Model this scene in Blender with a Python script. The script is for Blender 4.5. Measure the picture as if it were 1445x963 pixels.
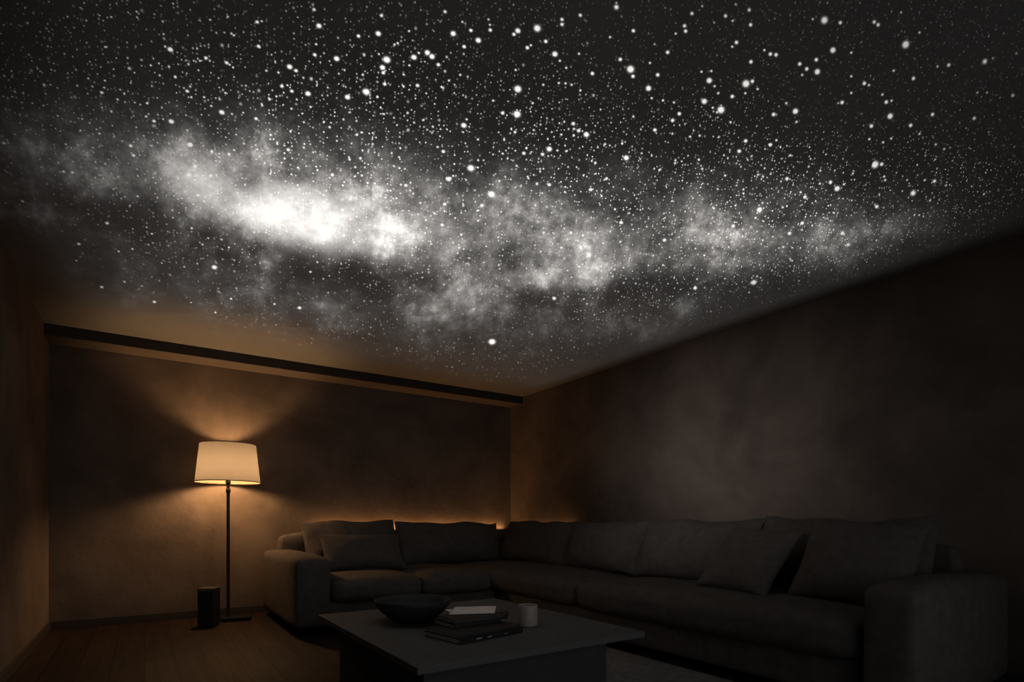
import bpy, bmesh, math, random
from mathutils import Vector, Matrix, noise
random.seed(7)
S = bpy.context.scene
for o in list(bpy.data.objects): bpy.data.objects.remove(o)
COL = S.collection
PI = math.pi

# ------------------------------------------------------------------ camera (rise lens, level)
F, CX, HY = 772.0, 722.5, 736.0            # focal length in px, centre column, horizon row
CAMZ = 0.908
cu, su = 0.830, 0.558
FWD = Vector((su, cu, 0)); RGT = Vector((cu, -su, 0))
cam = bpy.data.cameras.new('camera'); co = bpy.data.objects.new('camera', cam); COL.objects.link(co)
co.location = (0, 0, CAMZ); co.rotation_euler = (PI/2, 0, -math.atan2(su, cu))
cam.sensor_width = 36; cam.lens = 36*F/1445; cam.shift_y = (HY-481.5)/1445
cam.clip_start = 0.05; S.camera = co

S.view_settings.view_transform = 'Standard'; S.view_settings.look = 'None'
S.view_settings.exposure = 0.0; S.view_settings.gamma = 1; S.view_settings.use_curve_mapping = False

# ------------------------------------------------------------------ world: dim night ambience
W = bpy.data.worlds.new('night'); S.world = W; W.use_nodes = True
bg = W.node_tree.nodes['Background']; bg.inputs[0].default_value = (0.9, 0.95, 1.0, 1); bg.inputs[1].default_value = 0.02

XL, XR, YB, YF = -0.66, 3.97, 5.94, -1.2     # room: left, right, back, front
H = 2.48; SOF_Y, SOF_Z = 5.66, 2.392         # ceiling; cove ledge

def px(x, y, X=None, Y=None, Z=None):
    """photo pixel -> world point on the plane X=, Y= or Z= """
    d = FWD + RGT*((x-CX)/F) + Vector((0, 0, (HY-y)/F))
    if Z is not None: t = (Z-CAMZ)/d.z
    elif X is not None: t = X/d.x
    else: t = Y/d.y
    return Vector((0, 0, CAMZ)) + d*t

# ------------------------------------------------------------------ node helper
class NT:
    def __init__(s, nt): s.t = nt; s.n = nt.nodes; s.l = nt.links
    def put(s, inp, v):
        if isinstance(v, bpy.types.NodeSocket): s.l.new(v, inp)
        elif v is not None: inp.default_value = v
    def m(s, op, a, b=None, c=None, clamp=False):
        q = s.n.new('ShaderNodeMath'); q.operation = op; q.use_clamp = clamp
        for i, v in enumerate((a, b, c)):
            if v is not None: s.put(q.inputs[i], v)
        return q.outputs[0]
    def v(s, op, a, b=None, out=0):
        q = s.n.new('ShaderNodeVectorMath'); q.operation = op
        s.put(q.inputs[0], a)
        if b is not None: s.put(q.inputs[1], b)
        return q.outputs['Value'] if op in ('DOT_PRODUCT', 'LENGTH', 'DISTANCE') else q.outputs[0]
    def comb(s, x, y, z=0.0):
        q = s.n.new('ShaderNodeCombineXYZ'); s.put(q.inputs[0], x); s.put(q.inputs[1], y); s.put(q.inputs[2], z); return q.outputs[0]
    def noise(s, vec, scale, detail=4, rough=.5, dist=0.0, col=False):
        q = s.n.new('ShaderNodeTexNoise'); s.put(q.inputs['Vector'], vec)
        q.inputs['Scale'].default_value = scale; q.inputs['Detail'].default_value = detail
        q.inputs['Roughness'].default_value = rough; q.inputs['Distortion'].default_value = dist
        return q.outputs[1 if col else 0]
    def ss(s, x, a, b, lo=0.0, hi=1.0):
        q = s.n.new('ShaderNodeMapRange'); q.interpolation_type = 'SMOOTHSTEP'
        s.put(q.inputs[0], x); q.inputs[1].default_value = a; q.inputs[2].default_value = b
        q.inputs[3].default_value = lo; q.inputs[4].default_value = hi
        return q.outputs[0]

# ------------------------------------------------------------------ the star projector (off frame, low beside the camera)
PJ = Vector((0.10, 0.02, 0.76))
pf = (Vector((1.45, 3.55, H)) - PJ).normalized()                 # throw axis
pr = pf.cross(Vector((0, 0, 1))).normalized(); pu = pr.cross(pf)
def slide(x, y):                                                 # photo px -> slide coordinates
    d = px(x, y, Z=H) - PJ
    return Vector((d.dot(pr)/d.dot(pf), d.dot(pu)/d.dot(pf)))
B = [slide(x, y) for x in (0, 722, 1445) for y in (0, 250, 500)]
P0, P1 = min(b.x for b in B)-.15, max(b.x for b in B)+.15
Q0, Q1 = min(b.y for b in B)-.15, max(b.y for b in B)+.15
KP = P1-P0
def sl(x, y):                                                    # normalised slide coordinates, same scale on both axes
    b = slide(x, y); return Vector(((b.x-P0)/KP, (b.y-Q0)/KP))
def jac(x, y):
    a = sl(x, y); return (sl(x+4, y)-a)/4, (sl(x, y+4)-a)/4

L = bpy.data.lights.new('star_projector_light', 'SPOT'); L.energy = 1300; L.shadow_soft_size = 0.0
L.spot_size = math.radians(170); L.spot_blend = 0.1
lo = bpy.data.objects.new('star_projector_light', L); COL.objects.link(lo)
lo.location = PJ; lo.rotation_euler = (PI, 0, 0)                 # spot points straight up
L.use_nodes = True; T = NT(L.node_tree)
em = [n for n in T.n if n.type == 'EMISSION'][0]
tc = T.n.new('ShaderNodeTexCoord')
nn = tc.outputs['Normal']
# light space (x, -y, -z) -> world
sp = T.n.new('ShaderNodeSeparateXYZ'); T.l.new(nn, sp.inputs[0])
nz = sp.outputs[2]
wx = T.m('MULTIPLY', T.m('DIVIDE', sp.outputs[0], nz), -1.0); wy = T.m('DIVIDE', sp.outputs[1], nz)   # world dx/dz, dy/dz
D = T.comb(wx, wy, 1.0)
df = T.v('DOT_PRODUCT', D, tuple(pf))
pn = T.m('MULTIPLY', T.m('SUBTRACT', T.m('DIVIDE', T.v('DOT_PRODUCT', D, tuple(pr)), df), P0), 1/KP)
qn = T.m('MULTIPLY', T.m('SUBTRACT', T.m('DIVIDE', T.v('DOT_PRODUCT', D, tuple(pu)), df), Q0), 1/KP)
PQ = T.comb(pn, qn)
PXU = (sl(724, 240)-sl(722, 240)).length/2                       # slide units per photo px in mid picture

S1 = """315,48,1 387,33,1 482,140,3 583,164,2 566,172,1 642,178,2 650,183,1 437,40,0 595,56,1 645,47,1 728,62,2 741,60,1 889,27,2 903,73,3 662,100,1 635,92,0 732,131,2 895,125,1 891,155,2 953,166,3 820,189,3 838,200,2 788,205,1 754,200,1 798,244,2 826,258,2 872,265,3 912,270,0 82,155,1 114,202,1 125,240,2 143,240,1 62,290,1 92,292,1 298,133,1 297,228,1 250,222,1 295,248,1 288,262,2 427,185,1 530,258,2 638,263,1 578,275,1 598,300,1 416,292,1 628,318,3 725,336,2 413,330,1 436,343,2 485,344,3 447,325,0 10,405,2 538,410,3 370,413,2 378,440,2 663,425,1 785,408,1 805,412,1 816,424,2 893,430,0 895,472,1 941,495,2 765,492,1 790,483,0 535,496,2 180,486,2 205,488,2 285,496,0 560,553,1 64,570,2 16,575,1 82,613,1 390,556,1 223,691,2 216,738,1 303,632,2 430,662,1 543,646,1 607,757,3 288,813,2 437,855,2 352,798,1 654,846,1 777,861,1 848,872,2 879,770,1 375,705,1 336,712,1 541,857,0 610,885,1 402,810,0 458,745,0 490,10,1 330,10,0"""
S2 = """297,33,2 117,44,2 346,62,1 108,95,3 52,102,2 195,88,1 320,95,3 370,86,2 425,85,2 391,114,3 351,132,2 420,55,1 424,70,1 503,87,3 492,97,2 558,80,4 582,117,2 530,135,2 540,128,1 628,55,2 628,69,2 680,43,2 782,20,3 782,8,1 608,153,3 622,172,1 830,87,2 764,105,1 209,162,3 247,149,3 260,160,3 132,169,4 120,191,3 122,206,2 154,126,1 163,122,1 278,183,2 223,150,1 196,185,1 793,168,2 676,152,1 822,196,4 829,216,2 873,250,3 927,148,2 877,178,1 899,212,2 890,125,0 950,95,1 503,252,4 497,198,1 619,235,1 638,236,1 655,240,1 680,256,1 714,208,2 64,212,1 74,260,4 21,275,3 126,238,2 180,211,1 219,242,2 287,246,1 340,212,1 308,228,1 350,355,3 358,338,1 460,320,2 501,323,4 292,429,2 191,320,1 124,323,1 697,381,3 675,370,2 660,350,2 662,365,1 626,381,1 592,422,3 573,437,2 520,434,2 460,435,1 640,428,1 615,426,1 750,408,1 891,368,2 941,341,2 960,322,2 882,278,1 914,284,1 945,290,1 810,447,3 370,476,4 428,550,4 307,507,3 320,498,1 296,578,2 186,525,2 172,523,1 167,445,1 592,523,2 709,537,2 533,505,1 500,470,1 401,582,2 289,637,2 152,470,1 25,445,1 92,408,1 433,285,1 755,505,1 948,462,1 795,630,2 918,680,2 704,722,2 606,845,2 430,968,4 640,192,1 575,240,1 545,292,1 390,395,1 235,340,1 60,375,1 830,330,1"""
S3 = """33,38,2 12,73,2 15,88,2 128,45,2 148,59,1 195,28,2 199,70,2 157,12,1 62,17,1 96,64,0 408,57,4 375,54,1 453,64,2 549,62,2 560,70,2 625,35,1 677,92,1 638,126,4 432,142,3 484,149,1 385,169,2 388,203,3 358,195,2 338,181,2 345,212,1 255,153,2 271,155,2 238,142,1 200,175,2 159,120,2 147,132,1 484,216,1 604,200,1 660,222,2 728,188,1 760,184,2 862,174,3 885,165,1 951,151,1 941,270,2 841,262,1 868,262,1 832,335,2 186,237,4 204,230,2 184,264,1 219,252,1 82,228,3 97,244,1 107,264,1 147,273,2 68,287,3 115,311,4 92,305,1 104,318,1 60,203,1 88,201,1 521,236,2 534,241,1 484,263,1 458,290,2 447,292,0 583,289,2 572,268,1 598,285,1 594,329,3 541,357,2 652,355,2 714,324,2 326,315,3 329,345,1 264,324,2 300,292,1 185,399,2 167,428,2 142,346,1 255,410,2 272,397,1 311,440,1 55,384,1 28,387,1 535,394,1 574,403,1 597,392,1 677,379,1 723,409,1 747,422,1 848,461,0 873,374,0 551,466,4 570,465,2 302,506,2 444,534,3 425,516,2 463,522,1 395,520,1 577,500,1 580,510,1 659,547,3 692,510,1 719,513,2 752,525,1 556,585,2 353,558,2 224,594,3 213,617,1 290,587,1 345,632,2 309,661,2 459,661,2 475,693,2 208,800,3 42,816,2 68,723,1 150,640,2 220,495,1 234,500,1 62,478,1 52,452,1 127,497,1 95,590,1"""
stars = []
for ox, txt in ((0, S1), (480, S2), (960, S3)):
    for w in txt.split():
        a, b, c = map(int, w.split(','))
        stars.append((ox+a/2.006, b/2.006, c))
RAD = (1.1, 1.25, 1.75, 2.4, 3.1); AMP = (.22, .38, .62, .9, 1.0)
rec = []
for x, y, c in stars:
    s = sl(x, y); jx, jy = jac(x, y)
    edge = min(1, max(.35, x/170), max(.35, (1500-x)/260), max(.45, y/90+.35))
    rec.append((s.x, s.y, RAD[c]*jx.length, AMP[c]*edge, x))
rec.sort()
RMAX = max(r[2] for r in rec)*1.001
groups = []
for r in rec:                                                    # spread the stars over ramps, well apart within each
    for g in groups:
        if len(g) < 31 and r[0]-g[-1][0] > 24*PXU: g.append(r); break
    else: groups.append([r])
bright = None
for g in groups:
    q = T.n.new('ShaderNodeValToRGB'); cr = q.color_ramp; cr.interpolation = 'CONSTANT'
    while len(cr.elements) < len(g): cr.elements.new(0.5)
    while len(cr.elements) > len(g): cr.elements.remove(cr.elements[-1])
    for i, r in enumerate(g):
        cr.elements[i].position = 0.0 if i == 0 else (g[i-1][0]+r[0])/2
    for i, r in enumerate(g):
        cr.elements[i].color = (r[0], r[1], r[2]/RMAX, r[3])
    T.l.new(pn, q.inputs[0])
    sc = T.n.new('ShaderNodeSeparateColor'); T.l.new(q.outputs[0], sc.inputs[0])
    dx = T.m('SUBTRACT', pn, sc.outputs[0]); dy = T.m('SUBTRACT', qn, sc.outputs[1])
    r2 = T.m('MULTIPLY_ADD', dx, dx, T.m('MULTIPLY', dy, T.m('MULTIPLY', dy, 1.5)))
    sz = T.m('MULTIPLY', sc.outputs[2], RMAX)
    e = T.m('EXPONENT', T.m('MULTIPLY', T.m('DIVIDE', r2, T.m('MULTIPLY', sz, sz)), -1.0))
    val = T.m('MULTIPLY', T.m('MULTIPLY', e, q.outputs[1]), 1.7)
    bright = val if bright is None else T.m('MAXIMUM', bright, val)

# milky way: soft clouds (photo px centre, radii, tilt, strength) carried onto the slide
def blob(x, y, sx, sy, rot, amp):
    c = sl(x, y); jx, jy = jac(x, y); r = math.radians(rot)
    ax = (jx*math.cos(r)+jy*math.sin(r)); ay = (-jx*math.sin(r)+jy*math.cos(r))
    # rows of inverse of [ax*sx, ay*sy]
    a, b, c_, d = ax.x*sx, ay.x*sy, ax.y*sx, ay.y*sy
    det = a*d-b*c_
    v = T.v('SUBTRACT', PQw, (c.x, c.y, 0))
    u1 = T.v('DOT_PRODUCT', v, (d/det, -b/det, 0)); u2 = T.v('DOT_PRODUCT', v, (-c_/det, a/det, 0))
    r2 = T.m('MULTIPLY_ADD', u1, u1, T.m('MULTIPLY', u2, u2))
    return T.m('MULTIPLY', T.m('EXPONENT', T.m('MULTIPLY', r2, -0.5)), amp)
wob = T.v('SUBTRACT', T.noise(PQ, 14, 6, .6, 0, True), (.5, .5, .5))
PQw = T.v('MULTIPLY_ADD', wob, (.028, .020, 0)); 
q = PQw.node; T.l.new(PQ, q.inputs[2])
def blobs(lst):
    s = None
    for b in lst:
        v = blob(*b); s = v if s is None else T.m('ADD', s, v)
    return s
cloud = blobs([(424, 322, 44, 27, 24, 1.0), (500, 322, 40, 20, 25, .10), (320, 280, 60, 22, 34, .16), (440, 288, 150, 46, 8, .15),
               (640, 335, 90, 26, 10, .10), (620, 300, 230, 48, 6, .055), (826, 381, 36, 12, 4, .19),
               (840, 350, 200, 38, 2, .06), (945, 368, 70, 20, 4, .10), (1065, 380, 60, 18, -8, .08),
               (1150, 338, 100, 16, -4, .07), (270, 262, 70, 36, 28, .17), (170, 240, 110, 40, 12, .032),
               (740, 388, 26, 10, 0, .17), (665, 412, 45, 22, 0, .14), (600, 395, 40, 35, 0, .08),
               (240, 322, 28, 18, 20, .07), (760, 430, 210, 36, 5, .035), (330, 400, 130, 40, 10, .028),
               (110, 280, 80, 30, 10, .03), (1000, 330, 200, 45, 0, .03)])
dark = blobs([(300, 352, 80, 24, 25, .55), (470, 388, 100, 20, 10, 1.0), (655, 380, 60, 16, 0, .5), (720, 362, 50, 12, 5, .6),
              (950, 410, 150, 20, -3, .75), (1010, 352, 60, 12, 0, .35), (150, 300, 70, 18, 15, .5), (345, 250, 14, 18, 40, .3)])
n1 = T.noise(PQ, 15, 10, .62); n2 = T.noise(T.v('ADD', PQ, (3.1, 1.7, 0)), 90, 6, .8); n3 = T.noise(T.v('ADD', PQ, (7.7, 2.9, 0)), 34, 6, .65)
tex = T.m('EXPONENT', T.m('ADD', T.m('MULTIPLY', T.m('SUBTRACT', n1, .5), 5.5), T.m('ADD', T.m('MULTIPLY', T.m('SUBTRACT', n2, .5), 4.0), T.m('MULTIPLY', T.m('SUBTRACT', n3, .5), 6.0))))
texs = T.m('POWER', tex, T.ss(cloud, .08, .42, 1.0, .35))
dn = T.m('MULTIPLY', dark, T.ss(n1, .35, .62, 1.5, .55))
neb = T.m('MULTIPLY', T.m('MULTIPLY', T.m('MULTIPLY', cloud, texs), T.m('EXPONENT', T.m('MULTIPLY', dn, -2.6))), .78)

# the countless small stars
def vor(scale, r0, gain, pw, off):
    q = T.n.new('ShaderNodeTexVoronoi'); q.voronoi_dimensions = '2D'; q.feature = 'F1'
    T.l.new(T.v('ADD', PQ, (off, off*.7, 0)), q.inputs['Vector']); q.inputs['Scale'].default_value = scale
    s_ = T.n.new('ShaderNodeSeparateColor'); T.l.new(q.outputs['Color'], s_.inputs[0])
    br = T.m('MULTIPLY', T.m('POWER', s_.outputs[0], pw), gain)
    rr = T.m('DIVIDE', q.outputs['Distance'], T.m('MULTIPLY_ADD', s_.outputs[1], r0*.6, r0*.6))
    return T.m('MULTIPLY', br, T.m('EXPONENT', T.m('MULTIPLY', T.m('MULTIPLY', rr, rr), -1.0)))
PXN = 1/PXU
YT, YM = sl(722, 40).y, sl(722, 230).y
YE = sl(722, 480).y
dens = T.m('MULTIPLY', T.ss(qn, YT, YM, .12, 1.0), T.ss(qn, YE, YM, .15, 1.0))     # more stars towards the band
clump = T.ss(T.noise(PQ, 11, 5, .7), .35, .62, .6, 1.25)
small = T.m('ADD', T.m('ADD', vor(PXN/4.3, .18, .95, 7.5, 2.3), vor(PXN/8, .115, 1.4, 9.0, 5.9)),
            T.m('MULTIPLY', vor(PXN/20, .062, 1.1, 6, 9.4), 1.0))
small = T.m('MULTIPLY', T.m('MULTIPLY', small, dens), clump)
small = T.m('MULTIPLY', small, T.ss(pn, sl(-20, 150).x, sl(420, 150).x, .25, 1.0))

haze = T.ss(qn, YT, YE, .0034, .009)
total = T.m('MINIMUM', T.m('ADD', T.m('ADD', neb, small), bright), .58)

# where the throw falls on the ceiling (metres) - shutters keep it off the walls, edges soft
HX = T.m('MULTIPLY_ADD', wx, H-PJ.z, PJ.x); HYc = T.m('MULTIPLY_ADD', wy, H-PJ.z, PJ.y)
msk = T.m('MULTIPLY', T.ss(HX, XL+.02, XL+1.3, .12, 1), T.ss(HX, XR-.03, XR-1.1, 0, 1))
msk = T.m('MULTIPLY', msk, T.ss(HYc, SOF_Y-.05, SOF_Y-1.3, 0, 1))
msk = T.m('MULTIPLY', msk, T.ss(HYc, .3, 1.8, .3, 1))
small_m = T.ss(HYc, .6, 2.4, .1, 1)
msk2 = T.m('MULTIPLY', T.ss(HX, XL+.02, XL+.8, 0, 1), T.ss(HX, XR-.01, XR-.25, 0, 1))
msk2 = T.m('MULTIPLY', msk2, T.m('MULTIPLY', T.ss(HYc, SOF_Y-.02, SOF_Y-1.0, 0, 1), T.ss(HYc, .3, 1.6, .25, 1)))
vis = T.m('ADD', T.m('MULTIPLY', total, msk), T.m('MULTIPLY', haze, msk2))
r2 = T.m('ADD', T.m('MULTIPLY_ADD', wx, wx, T.m('MULTIPLY', wy, wy)), 1.0)
comp = T.m('POWER', r2, 1.5)                                     # the slide is graded for an even throw
pwr = T.m('MULTIPLY', T.m('MULTIPLY', vis, comp), .8)
pwr = T.m('MULTIPLY', pwr, T.m('GREATER_THAN', T.m('MULTIPLY', df, 1.0), 0.05))
T.l.new(pwr, em.inputs['Strength']); em.inputs['Color'].default_value = (1.0, .985, .965, 1)

# ------------------------------------------------------------------ object helpers
def mat(name, base, rough=.8, var=0.0, scale=4.0, bump=0.0, bscale=60, spec=.5, metal=0, stretch=None, detail=5):
    m = bpy.data.materials.new(name); m.use_nodes = True; t = NT(m.node_tree)
    b = t.n['Principled BSDF']; b.inputs['Roughness'].default_value = rough; b.inputs['Metallic'].default_value = metal
    b.inputs['Specular IOR Level'].default_value = spec
    c = t.n.new('ShaderNodeTexCoord').outputs['Object']
    if stretch: c = t.v('MULTIPLY', c, stretch)
    if var > 0:
        nz_ = t.ss(t.noise(c, scale, detail, .6, .4), .25, .75, 1-var, 1+var)
        mx = t.v('SCALE', tuple(base[:3])); t.l.new(nz_, mx.node.inputs['Scale']); t.l.new(mx, b.inputs['Base Color'])
    else: b.inputs['Base Color'].default_value = (*base, 1)
    if bump > 0:
        bp = t.n.new('ShaderNodeBump'); bp.inputs['Strength'].default_value = bump; bp.inputs['Distance'].default_value = .01
        t.l.new(t.noise(c, bscale, 4, .6), bp.inputs['Height']); t.l.new(bp.outputs[0], b.inputs['Normal'])
    return m
def link(name, bm, m, parent=None, smooth=False, loc=None, rz=None, bevel=0, seg=2):
    me = bpy.data.meshes.new(name); bmesh.ops.recalc_face_normals(bm, faces=bm.faces); bm.to_mesh(me); bm.free()
    for f in me.polygons: f.use_smooth = smooth
    me.materials.append(m)
    o = bpy.data.objects.new(name, me); COL.objects.link(o)
    if parent: o.parent = parent
    if loc is not None: o.location = loc
    if rz is not None: o.rotation_euler = (0, 0, rz)
    if bevel:
        md = o.modifiers.new('bevel', 'BEVEL'); md.width = bevel; md.segments = seg; md.limit_method = 'ANGLE'
    return o
def box(bm, x0, x1, y0, y1, z0, z1):
    r = bmesh.ops.create_cube(bm, size=1)
    for v in r['verts']:
        v.co = Vector(((x0+x1)/2+v.co.x*(x1-x0), (y0+y1)/2+v.co.y*(y1-y0), (z0+z1)/2+v.co.z*(z1-z0)))
    return r['verts']
def BX(*a):
    bm = bmesh.new(); box(bm, *a); return bm
def lathe(pts, n=48):
    bm = bmesh.new(); rings = []
    for r, z in pts:
        rings.append([bm.verts.new((0, 0, z))] if r < 1e-6 else [bm.verts.new((r*math.cos(2*PI*i/n), r*math.sin(2*PI*i/n), z)) for i in range(n)])
    for a, b in zip(rings, rings[1:]):
        for i in range(n):
            j = (i+1) % n
            if len(a) == 1 and len(b) == 1: continue
            if len(a) == 1: bm.faces.new((a[0], b[j], b[i]))
            elif len(b) == 1: bm.faces.new((a[i], a[j], b[0]))
            else: bm.faces.new((a[i], a[j], b[j], b[i]))
    return bm
def thing(name, label, cat, loc=(0, 0, 0), rz=0, group=None):
    o = bpy.data.objects.new(name, None); COL.objects.link(o); o.location = loc; o.rotation_euler = (0, 0, rz)
    o.empty_display_size = .1
    return tag(o, label, cat, group)
def tag(o, label, cat, group=None):
    o['label'] = label; o['category'] = cat
    if group: o['group'] = group
    return o
def struct(name, bm, m, **k):
    o = link(name, bm, m, **k); o['kind'] = 'structure'; return o

# ------------------------------------------------------------------ materials
plaster = mat('brown_plaster', (.135, .106, .086), .92, .34, 1.7, .25, 22, .2, detail=8)
ceil_m = mat('matte_ceiling', (.20, .195, .19), .95, .05, 2.0, 0, spec=.1)
trim_m = mat('dark_trim', (.034, .028, .025), .7, .1, 3)
cove_m = mat('cove_plaster', (.12, .096, .080), .9, .1, 2)
sofa_m = mat('charcoal_woven_fabric', (.100, .088, .080), .95, .16, 14, .35, 420, .15)
pil_m = mat('charcoal_pillow_fabric', (.108, .094, .085), .95, .14, 18, .35, 380, .15)
black_m = mat('black_metal', (.010, .0095, .009), .6, .1, 20, spec=.15)
table_m = mat('dark_stone_laminate', (.105, .103, .098), .62, .12, 5, .05, 90, .3)
tbase_m = mat('black_laminate', (.055, .054, .052), .75, .1, 6, spec=.2)
bowl_m = mat('charcoal_ceramic', (.035, .034, .033), .6, .15, 25, .1, 60, .3)
mug_m = mat('cream_ceramic', (.38, .32, .28), .5, .06, 20)
paper_m = mat('cream_paper', (.85, .76, .70), .8, .05, 12)
page_m = mat('page_edges', (.42, .36, .31), .9, .2, 3, stretch=(1, 1, 150))
cov1_m = mat('black_book_cover', (.022, .020, .020), .38, .2, 9)
cov2_m = mat('charcoal_book_cover', (.04, .037, .035), .35, .2, 9)
rug_m = mat('grey_rug_pile', (.22, .21, .20), 1.0, .22, 22, .8, 260, .05)

def wood_mat():
    m = bpy.data.materials.new('oak_planks'); m.use_nodes = True; t = NT(m.node_tree); b = t.n['Principled BSDF']
    c = t.n.new('ShaderNodeTexCoord').outputs['Object']
    br = t.n.new('ShaderNodeTexBrick'); rot = t.n.new('ShaderNodeMapping'); rot.inputs['Rotation'].default_value = (0, 0, PI/2)
    t.l.new(c, rot.inputs[0]); t.l.new(rot.outputs[0], br.inputs['Vector'])
    br.inputs['Scale'].default_value = 1; br.inputs['Brick Width'].default_value = 1.7; br.inputs['Row Height'].default_value = .17
    br.inputs['Mortar Size'].default_value = .003; br.inputs['Color1'].default_value = (.040, .024, .0175, 1)
    br.inputs['Color2'].default_value = (.024, .0155, .012, 1); br.inputs['Mortar'].default_value = (.006, .005, .004, 1)
    g = t.noise(t.v('MULTIPLY', c, (28, 1.6, 1)), 1, 7, .65, .8)
    mx = t.v('SCALE', br.outputs['Color']); t.l.new(t.ss(g, .3, .7, .62, 1.25), mx.node.inputs['Scale'])
    t.l.new(mx, b.inputs['Base Color']); b.inputs['Roughness'].default_value = .7; b.inputs['Specular IOR Level'].default_value = .12
    bp = t.n.new('ShaderNodeBump'); bp.inputs['Strength'].default_value = .2; bp.inputs['Distance'].default_value = .004
    t.l.new(br.outputs['Fac'], bp.inputs['Height']); bp.invert = True; t.l.new(bp.outputs[0], b.inputs['Normal'])
    return m
wood = wood_mat()

# ------------------------------------------------------------------ the room
TH = .12
struct('floor', BX(XL-TH, XR+TH, YF-TH, YB+TH, -.1, 0), wood)
struct('ceiling', BX(XL-TH, XR+TH, YF-TH, YB+TH, H, H+.1), ceil_m)
struct('wall_back', BX(XL-TH, XR+TH, YB, YB+TH, 0, H), plaster)
struct('wall_right', BX(XR, XR+TH, YF, YB, 0, H), plaster)
bm = bmesh.new()
for a in ((XL-TH, -.2, 0, H), (3.4, XR+TH, 0, H), (-.2, 3.4, 2.2, H)): box(bm, a[0], a[1], YF-TH, YF, a[2], a[3])
struct('wall_front', bm, plaster)  # opening out of view, made for the added front light
bm = bmesh.new()                                                  # left wall with an invented, unseen window opening for the added side light
WY0, WY1, WZ0, WZ1 = 1.9, 3.7, .8, 2.1
for a in ((YF, WY0, 0, H), (WY1, YB, 0, H), (WY0, WY1, 0, WZ0), (WY0, WY1, WZ1, H)):
    box(bm, XL-TH, XL, a[0], a[1], a[2], a[3])
struct('wall_left', bm, plaster)
bm = bmesh.new()
for a in ((WY0, WY0+.05, WZ0, WZ1), (WY1-.05, WY1, WZ0, WZ1), (WY0, WY1, WZ0, WZ0+.05), (WY0, WY1, WZ1-.05, WZ1), (2.78, 2.82, WZ0, WZ1)):
    box(bm, XL-.09, XL-.04, *a)
struct('added_window_1', bm, trim_m)  # made-up frame for the unseen opening
wl = bpy.data.lights.new('added_side_fill', 'AREA'); wl.shape = 'RECTANGLE'; wl.size = 1.3; wl.size_y = .5  # added fill out of view, brightens the middle of the right wall
wl.energy = 1.5; wl.color = (1.0, .95, .96); wl.spread = math.radians(30)
wo = bpy.data.objects.new('added_side_fill', wl); COL.objects.link(wo)
wo.location = (XL-.13, 2.85, 1.36); wo.rotation_euler = (PI/2, 0, -PI/2)
fl = bpy.data.lights.new('added_front_fill', 'AREA'); fl.shape = 'RECTANGLE'; fl.size = 3.5; fl.size_y = 2.1  # added unseen fill from behind the camera, lifts the dark tones
fl.energy = 5.0; fl.spread = math.radians(110); fl.color = (.95, .96, 1.0)
fo = bpy.data.objects.new('added_front_fill', fl); COL.objects.link(fo); fo.location = (1.6, YF-.02, 1.1); fo.rotation_euler = (PI/2, 0, 0)
struct('baseboard_back', BX(XL, XR, YB-.014, YB, 0, .07), trim_m, bevel=.003)
struct('baseboard_left', BX(XL, XL+.014, YF, YB-.014, 0, .07), trim_m, bevel=.003)
struct('baseboard_right', BX(XR-.014, XR, YF, YB-.014, 0, .07), trim_m, bevel=.003)

# cove ledge along the back wall: bottom board and upstand
struct('trim_1', BX(XL, XR, SOF_Y+.02, YB, SOF_Z, SOF_Z+.014), cove_m)
struct('trim_2', BX(XL, XR, SOF_Y, SOF_Y+.02, SOF_Z, H), trim_m)

def emis(name, col, st):
    m = bpy.data.materials.new(name); m.use_nodes = True; n = m.node_tree.nodes; n.clear()
    e = n.new('ShaderNodeEmission'); e.inputs[0].default_value = (*col, 1); e.inputs[1].default_value = st
    o = n.new('ShaderNodeOutputMaterial'); m.node_tree.links.new(e.outputs[0], o.inputs[0]); return m
WARM = (1.0, .48, .17)
def strip(name, loc, length, energy, rot, wy=.012, spread=170):
    a = bpy.data.lights.new(name, 'AREA'); a.shape = 'RECTANGLE'; a.size = length; a.size_y = wy; a.energy = energy; a.color = WARM
    a.spread = math.radians(spread)
    o = bpy.data.objects.new(name, a); COL.objects.link(o); o.location = loc; o.rotation_euler = rot; return o
# upward strips hidden behind the sofa backs, along back and right walls
strip('sofa_back_light', (2.65, YB-.035, .80), 2.4, 6.0, (math.radians(180), 0, 0))
strip('sofa_back_light', (XR-.035, 5.2, .80), 1.2, .8, (math.radians(180), 0, PI/2))

# ------------------------------------------------------------------ floor lamp
LP = px(322, 600, Y=5.635); LP.z = 0
lamp = thing('floor_lamp', 'black pole floor lamp with glowing fabric drum shade, lit, by back wall', 'lamp', LP)
LROT = -.15
bm = BX(-.13, .19, -.13, .12, 0, .034); link('base', bm, black_m, lamp, rz=LROT, bevel=.004)
zb, zt = 1.268, 1.614
link('pole', lathe([(0, .022), (.022, .034), (.022, .036), (.0145, .044), (.0145, 1.22), (.0145, 1.25), (0, 1.25)], 24), black_m, lamp, True)
link('switch', lathe([(0, 1.17), (.018, 1.17), (.02, 1.175), (.02, 1.205), (.018, 1.21), (0, 1.21)], 24), black_m, lamp, True)
link('socket', lathe([(0, 1.25), (.02, 1.25), (.022, 1.26), (.022, 1.305), (.017, 1.315), (0, 1.315)], 24), black_m, lamp, True)
sh = bpy.data.materials.new('lamp_shade_linen'); sh.use_nodes = True; t = NT(sh.node_tree); t.n.clear()
c = t.n.new('ShaderNodeTexCoord').outputs['Object']
wv = t.m('MULTIPLY_ADD', t.noise(t.v('MULTIPLY', c, (60, 60, 300)), 1, 3, .6), .35, .82)
cs = t.v('SCALE', (.118, .113, .108)); t.l.new(wv, cs.node.inputs['Scale'])
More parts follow.
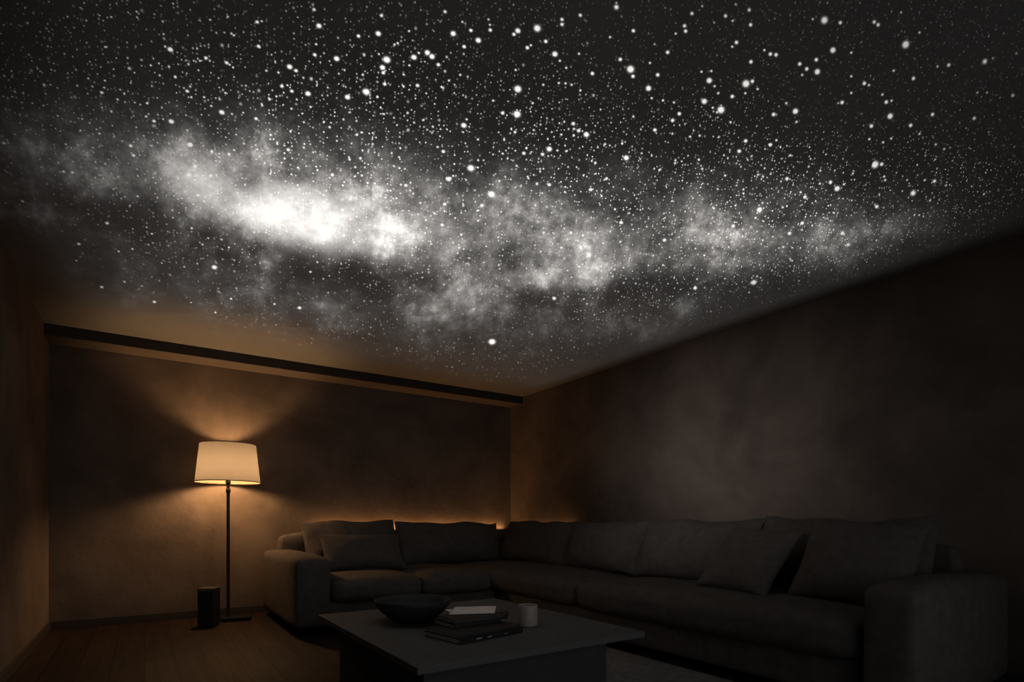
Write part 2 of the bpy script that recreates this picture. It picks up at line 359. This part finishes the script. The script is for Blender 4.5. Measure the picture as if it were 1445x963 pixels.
tr = t.n.new('ShaderNodeBsdfTranslucent'); df_ = t.n.new('ShaderNodeBsdfDiffuse'); mx = t.n.new('ShaderNodeMixShader'); mx.inputs[0].default_value = .38
t.l.new(cs, tr.inputs[0]); df_.inputs[0].default_value = (.28, .22, .16, 1)
t.l.new(df_.outputs[0], mx.inputs[1]); t.l.new(tr.outputs[0], mx.inputs[2])
oo = t.n.new('ShaderNodeOutputMaterial'); t.l.new(mx.outputs[0], oo.inputs[0])
rb, rt_ = .270, .231
shade = link('lamp_shade', lathe([(rb, zb), (rb-.002, zb+.01), (rt_+.002, zt-.008), (rt_, zt)], 72), sh, lamp, True)
trimm = mat('shade_trim', (.16, .10, .06), .8)
for r, z in ((rb, zb), (rt_, zt)):
    rim = bmesh.new(); n = 72; ring = []
    for i in range(n):
        a = 2*PI*i/n; cc = (math.cos(a), math.sin(a))
        ring.append([rim.verts.new(((r+dr)*cc[0], (r+dr)*cc[1], z+dz)) for dr, dz in ((-.003, -.004), (.003, -.004), (.003, .004), (-.003, .004))])
    for i in range(n):
        A, Bq = ring[i], ring[(i+1) % n]
        for k in range(4): rim.faces.new((A[k], Bq[k], Bq[(k+1) % 4], A[(k+1) % 4]))
    link('shade_rim', rim, trimm, lamp, True)
bm = bmesh.new()                                                  # spider fitting under the top ring
for k in range(3):
    a = k*2*PI/3+.3
    vs = box(bm, 0, rt_-.002, -.002, .002, zt-.035, zt-.031)
    bmesh.ops.rotate(bm, verts=vs, cent=(0, 0, 0), matrix=Matrix.Rotation(a, 3, 'Z'))
link('shade_spider', bm, black_m, lamp)
bulb = link('bulb', lathe([(0, 1.315), (.014, 1.317), (.018, 1.33), (.045, 1.345), (.058, 1.375), (.060, 1.395), (.050, 1.43), (.028, 1.447), (0, 1.452)], 24), emis('lit_bulb', (1.0, .56, .245), 245.0), lamp, True)

# ------------------------------------------------------------------ box speaker on the floor behind the lamp
A = px(281, 884, Z=0); 
spk = thing('speaker', 'small black upright box speaker on the floor at the left of the lamp base', 'speaker', (.462, 5.385, 0), -.45)
link('cabinet', BX(-.068, .068, -.06, .075, .012, .335), mat('black_vinyl', (.035, .03, .026), .6, .1, 12), spk, bevel=.006)
link('grille', BX(-.058, .058, -.068, -.06, .03, .317), mat('speaker_cloth', (.016, .014, .013), .95, .2, 90, .5, 500), spk, bevel=.004)
for sx in (-1, 1):
    for sy in (-1, 1):
        link('foot', lathe([(0, 0), (.012, 0), (.014, .012), (0, .012)], 12), black_m, spk, loc=(sx*.05, sy*.048+.007, 0))

# ------------------------------------------------------------------ sofa
def rbox(sx, sy, sz, r, n=14, puff=(0, 0, 0), wr=0.0, seed=0, wscale=4, crease=None):
    """soft rounded block; puff swells each pair of faces outward in their middle"""
    bm = bmesh.new(); h = Vector((sx/2, sy/2, sz/2))
    bmesh.ops.create_cube(bm, size=2)
    bmesh.ops.subdivide_edges(bm, edges=bm.edges[:], cuts=n, use_grid_fill=True)
    off = Vector((seed*3.7, seed*1.9, seed*5.3))
    for v in bm.verts:
        # bunch grid lines near the edges
        q = Vector([math.copysign(abs(c)**.75, c) for c in v.co])
        p = Vector((q.x*h.x, q.y*h.y, q.z*h.z))
        inner = Vector([max(-(h[i]-r), min(h[i]-r, p[i])) for i in range(3)])
        d = p-inner
        if d.length > 1e-6: p = inner+d.normalized()*r
        nrm = Vector((p.x/h.x, p.y/h.y, p.z/h.z))
        for i in range(3):
            j, k = (i+1) % 3, (i+2) % 3
            w = (1-min(1, nrm[j]**2))*(1-min(1, nrm[k]**2))
            p[i] += math.copysign(1, nrm[i])*puff[i]*w*abs(nrm[i])**3
        if wr:
            nn_ = noise.noise_vector(p*wscale+off)*wr + noise.noise_vector(p*wscale*2.6+off)*wr*.4
            p += nn_
        v.co = p
    return bm
def pillow(w, h, t, pinch=.06, wr=.006, seed=0, n=22, top=0.0, fold=0.0):
    """upright scatter or back cushion: local x width, z height, y thickness; pinched corners, seam round the rim"""
    bm = bmesh.new(); off = Vector((seed*2.3, seed*4.1, seed*1.3)); g = {}
    for side in (-1, 1):
        for i in range(n+1):
            for j in range(n+1):
                u = math.sin((i/n-.5)*PI); v = math.sin((j/n-.5)*PI)
                edge = i in (0, n) or j in (0, n)
                if side == 1 and edge: continue
                x = u*w/2*(1-pinch*(1-v*v)); z = v*h/2*(1-pinch*(1-u*u))
                prof = ((1-abs(u)**2.6)*(1-abs(v)**2.6))**.5
                low = 1+.22*(-v)                                      # filling sags down
                y = side*t/2*prof*low
                p = Vector((x, y, z))
                if top and v > 0: p.z += top*v*noise.noise(Vector((x*3, 0, seed*5.0)))
                p += noise.noise_vector(p*6+off)*wr + noise.noise_vector(p*15+off)*wr*.45
                if fold: p.y += side*fold*math.exp(-((v-.55-.15*u)/.1)**2)*prof
                g[(side, i, j)] = bm.verts.new(p)
    G = lambda s, i, j: g.get((s, i, j)) or g[(-1, i, j)]
    for s in (-1, 1):
        for i in range(n):
            for j in range(n):
                q = [G(s, i, j), G(s, i+1, j), G(s, i+1, j+1), G(s, i, j+1)]
                if s == 1: q.reverse()
                bm.faces.new(q)
    return bm
def soft(o):
    md = o.modifiers.new('sub', 'SUBSURF'); md.levels = 1; md.render_levels = 2; return o

sofa = thing('sectional_sofa', 'large charcoal L-shaped sectional sofa filling the corner of the room', 'sofa', (2.5, 4.5, 0))
def spart(name, bm, loc, rot=(0, 0, 0), m=None, smooth=True):
    o = link(name, bm, m or sofa_m, sofa, smooth); o.location = Vector(loc)-sofa.location; o.rotation_euler = rot; return o
SX0, SY0, SXF, YE_ = .95, 4.38, 2.73, 1.19     # left end, left front, right front, near arm's inner face
SB, ST = .06, .26                              # base bottom / top
# base frames
o = spart('base', rbox(3.88-SX0-.05, 1.42, ST-SB, .03, 8), ((SX0+.05+3.88)/2, 5.10+.03, (SB+ST)/2))
o = spart('base', rbox(1.15, SY0-YE_, ST-SB, .03, 8), (2.73+.60, (SY0+YE_)/2+.02, (SB+ST)/2))
# arms
o = soft(spart('armrest', rbox(.29, 1.44, .565, .055, 10, (.012, .01, .018), .004, 1), (SX0+.145, SY0+.72, .06+.2825)))
o = soft(spart('armrest', rbox(1.22, .24, .565, .055, 10, (.01, .012, .02), .004, 2), (2.70+.61, YE_-.12, .06+.2825)))
# backrests
o = soft(spart('backrest', rbox(2.78, .24, .54, .10, 10, (.01, .01, .015), .004, 3), (1.08+1.39, 5.69, .26+.27)))
o = soft(spart('backrest', rbox(.22, 4.35, .54, .10, 10, (.01, .01, .015), .004, 4), (3.76, 1.20+2.10, .26+.27)))
# seat cushions
def seat(x0, x1, y0, y1, seed, z0=.245, z1=.44, pf_=.035, wr=.007):
    return soft(spart('seat_cushion', rbox(x1-x0, y1-y0, z1-z0, .075, 18, (.015, .015, pf_), wr, seed, 3.2), ((x0+x1)/2, (y0+y1)/2, (z0+z1)/2)))
seat(SX0+.29, 2.02, SY0-.01, 5.60, 5); seat(2.02, SXF+.02, SY0-.01, 5.60, 6)
seat(SXF-.02, 3.66, 3.20, 5.58, 7, z1=.445, pf_=.045); seat(SXF-.03, 3.66, YE_+.01, 3.20, 8, z1=.45, pf_=.045, wr=.014)
# feet
for x, y in ((1.05, 4.5), (1.05, 5.7), (2.7, 4.5), (2.85, 1.2), (2.85, 3.0), (3.8, 1.2), (3.8, 5.7), (3.8, 3.0)):
    spart('foot', BX(-.035, .035, -.035, .035, 0, .062), (x, y, 0), m=black_m, smooth=False)
# back cushions: (x, y, half width etc.)
def backc(c, w, h, t, yaw, lean, seed, roll=0, **k):
    o = soft(spart('back_cushion', pillow(w, h, t, .045, .014, seed, top=.04, **k), c))
    o.rotation_euler = (Matrix.Rotation(yaw, 3, 'Z') @ Matrix.Rotation(lean, 3, 'X') @ Matrix.Rotation(roll, 3, 'Y')).to_euler(); return o
LN = -math.radians(20)                          # top leans to the wall (+y before yaw)
backc((1.70, 5.34, .68), .94, .50, .26, 0, LN, 11, roll=-.03)
backc((2.80, 5.36, .675), 1.28, .48, .25, 0, LN, 12)
yr = -PI/2
backc((3.47, 4.72, .68), 1.22, .48, .25, yr, LN, 13)
backc((3.47, 3.66, .68), .98, .48, .25, yr, LN, 14)
backc((3.47, 2.68, .69), 1.08, .49, .25, yr, LN, 15)
backc((3.49, 1.66, .695), 1.02, .50, .25, yr, LN, 16)

def throwp(label, c, w, h, t, yaw, lean, roll, seed, group=None, **k):
    o = soft(link('throw_pillow', pillow(w, h, t, .08, .007, seed, **k), pil_m, None, True)); o.location = c
    o.rotation_euler = (Matrix.Rotation(yaw, 3, 'Z') @ Matrix.Rotation(lean, 3, 'X') @ Matrix.Rotation(roll, 3, 'Y')).to_euler()
    tag(o, label, 'pillow', group or 'scatter pillows on the sofa'); return o
throwp('slumped charcoal throw pillow beside the left sofa arm near the lamp', (1.70, 5.02, .622), .80, .38, .20, .05, -math.radians(30), .02, 21)
throwp('charcoal throw pillow tilted on one corner, left of the two near the right arm', (3.14, 2.02, .67), .50, .52, .17, yr-.02, -math.radians(42), .07, 22)
throwp('charcoal throw pillow tucked against the right sofa arm', (3.24, 1.44, .682), .60, .52, .19, yr+.10, -math.radians(32), .05, 23)

# ------------------------------------------------------------------ rug
bm = bmesh.new(); n1_, n2_ = 60, 120
rx0, rx1, ry0, ry1 = 1.25, 2.73, .2, 4.15
vv = [[bm.verts.new((rx0+(rx1-rx0)*i/n1_+noise.noise(Vector((i*.7, j*.9, 0)))*.004, ry0+(ry1-ry0)*j/n2_+noise.noise(Vector((i*.7, j*.9, 9)))*.004,
      .014+.002*noise.noise(Vector((i*1.3, j*1.3, 3))))) for j in range(n2_+1)] for i in range(n1_+1)]
for i in range(n1_):
    for j in range(n2_): bm.faces.new((vv[i][j], vv[i+1][j], vv[i+1][j+1], vv[i][j+1]))
r = bmesh.ops.extrude_face_region(bm, geom=bm.faces[:])
for v in r['geom']:
    if isinstance(v, bmesh.types.BMVert): v.co.z = .0015
tag(link('rug', bm, rug_m), 'plain grey low-pile rug under the coffee table and sofa front', 'rug')

# ------------------------------------------------------------------ coffee table
ZT = .38
c0, c1, c2 = px(592, 944, Z=ZT), px(908, 891, Z=ZT), px(448, 868, Z=ZT)
tx0 = (c0.x+c2.x)/2; tx1 = c1.x; ty0 = (c0.y+c1.y)/2; ty1 = c2.y
table = thing('coffee_table', 'low square dark coffee table with a thin overhanging top on a block base', 'table', ((tx0+tx1)/2, (ty0+ty1)/2, 0))
hx, hy = (tx1-tx0)/2, (ty1-ty0)/2
link('tabletop', BX(-hx, hx, -hy, hy, ZT-.028, ZT), table_m, table, bevel=.003)
# block base: its far-left edge is seen at x=479, near-right edge at x=856
bx0 = tx0+.07; 
k = px(479, 900, X=bx0); by1 = k.y
by0 = ty0+.10; bx1 = px(856, 900, Y=by0).x
cx_, cy_ = (tx0+tx1)/2, (ty0+ty1)/2
link('table_base', BX(bx0-cx_, bx1-cx_, by0-cy_, by1-cy_, .0175, ZT-.028), tbase_m, table, bevel=.004)
print('TABLE', tx0, tx1, ty0, ty1, 'BASE', bx0, bx1, by0, by1)

# bowl
b0 = px(583, 877, Z=ZT)
o = link('bowl', lathe([(0, 0), (.085, 0), (.09, .006), (.125, .022), (.165, .055), (.192, .09), (.203, .116), (.1985, .118), (.186, .092), (.158, .06), (.118, .031), (.06, .018), (0, .016)], 72), bowl_m, None, True, loc=b0)
tag(o, 'wide shallow matte black bowl at the left of the coffee table', 'bowl')

# mug
m0 = px(745, 883.5, Z=ZT)
mug = thing('mug', 'cream ceramic mug standing behind the stacked books on the coffee table', 'mug', m0, .9)
link('cup', lathe([(0, 0), (.044, 0), (.0475, .004), (.0485, .012), (.0485, .103), (.047, .106), (.0445, .104), (.0435, .1), (.0435, .012), (.04, .008), (0, .007)], 48), mug_m, mug, True)
bm = bmesh.new(); n = 18; ring = []
for i in range(n+1):
    a = -PI/2+PI*i/n; c = Vector((.046+.03*math.cos(a), 0, .055+.032*math.sin(a)))
    d1 = Vector((math.cos(a), 0, math.sin(a)))
    ring.append([bm.verts.new(c+d1*.0045*math.cos(q)+Vector((0, .007*math.sin(q), 0))) for q in [2*PI*k/10 for k in range(10)]])
for A_, B_ in zip(ring, ring[1:]):
    for k in range(10): bm.faces.new((A_[k], A_[(k+1) % 10], B_[(k+1) % 10], B_[k]))
link('handle', bm, mug_m, mug, True)
link('coffee', lathe([(0, .086), (.0435, .086), (.0435, .084), (0, .084)], 32), mat('coffee', (.03, .018, .01), .2), mug, True)

# books: local +y = spine side is the near-right face; corner positions from the photo
def book(label, p_corner, rz, w, d, h, z, cover, group='books stacked on the coffee table', letters=False):
    """p_corner: nearest corner; w along the near-right edge, d along the near-left edge"""
    b = thing('book', label, 'book', (p_corner.x, p_corner.y, z), rz, group)
    t = .003
    bm = bmesh.new(); box(bm, 0, w, 0, d, 0, t); box(bm, 0, w, 0, d, h-t, h); box(bm, 0, w, 0, t, t, h-t)
    link('cover', bm, cover, b, bevel=.0008)
    link('pages', BX(.004, w-.004, t, d-.005, t, h-t), page_m, b)
    return b
k0 = px(649, 911, Z=ZT); k1 = px(738, 893, Z=ZT); k2 = px(611, 890, Z=ZT)
ang = math.atan2(k1.y-k0.y, k1.x-k0.x); wB = (k1-k0).length; dB = (k2-k0).length
print('BOOK', k0, k1, k2, ang, wB, dB)
b1 = book('large black hardback book lying at the bottom of the coffee table stack', k0, ang, wB, min(dB, .26), .024, ZT, cov1_m)
ltr = mat('silver_lettering', (.42, .42, .42), .4, metal=.3)
for x0, x1, z0, z1 in ((.080, .108, .009, .016), (.135, .160, .009, .014), (.225, .24, .009, .013)):
    link('spine_lettering', BX(x0*wB/.33, x1*wB/.33, -.0006, .0004, z0, z1), ltr, b1)
q0 = k0 + Vector((math.cos(ang), math.sin(ang), 0))*.03 + Vector((-math.sin(ang), math.cos(ang), 0))*.012
b1b = book('thin charcoal hardback, second from the bottom of the stack', k0+Vector((math.cos(ang+PI/2), math.sin(ang+PI/2), 0))*.006, ang+.01, wB-.012, min(dB, .26)-.012, .014, ZT+.0245, cov2_m)
ZS = ZT+.039
s0 = px(640, 888, Z=ZS); s1 = px(707, 878, Z=ZS)
a2 = math.atan2(s1.y-s0.y, s1.x-s0.x)
w2 = (s1-s0).length
b2 = book('small black paperback with a glossy cover, third in the stack', s0, a2, w2, .17, .020, ZS, cov1_m)
b3 = book('small dark book under the white papers near the top of the stack', s0+Vector((math.cos(a2)*.005, math.sin(a2)*.005+.004, 0)), a2-.06, w2+.015, .165, .018, ZS+.0205, cov2_m)
ZP = ZS+.0395
def sheet(label, pts, z, name='sheet_of_paper', cat='paper'):
    bm = bmesh.new(); n = 12
    P = [px(*p, Z=z) for p in pts]
    rows = []
    for i in range(n+1):
        row = []
        for j in range(n+1):
            a, b = i/n, j/n
            p = (P[0]*(1-a)+P[1]*a)*(1-b)+(P[3]*(1-a)+P[2]*a)*b
            row.append(bm.verts.new((p.x, p.y, z+.0012+.0035*math.sin(a*2.4)*(b)*abs(a-.2))))
        rows.append(row)
    for i in range(n):
        for j in range(n): bm.faces.new((rows[i][j], rows[i+1][j], rows[i+1][j+1], rows[i][j+1]))
    r = bmesh.ops.extrude_face_region(bm, geom=bm.faces[:])
    for v in r['geom']:
        if isinstance(v, bmesh.types.BMVert): v.co.z -= .0007
    o = link(name, bm, paper_m, None, True); tag(o, label, cat, 'papers on top of the books'); return o
sheet('lower cream sheet with its corner peeking out at the left of the papers', [(640, 867), (694, 865), (690, 858), (627, 861)], ZP)
sheet('upper cream sheet of paper lying across the top book of the stack', [(633, 868), (698, 866), (700, 856.5), (642, 857)], ZP+.002)
# small glossy dark object at the right end of the stack
g0 = px(703, 873, Z=ZS)
o = link('lidded_tin', lathe([(0, 0), (.017, 0), (.019, .003), (.019, .020), (.0205, .021), (.0205, .030), (.017, .036), (.008, .039), (0, .0395)], 32), mat('polished_black_tin', (.05, .05, .05), .15, metal=.8), None, True, loc=(px(704, 874, Z=ZT+.039).x+.03, px(704, 874, Z=ZT+.039).y, ZT+.039))
tag(o, 'tiny glossy black tin catching a glint at the right end of the books', 'tin')
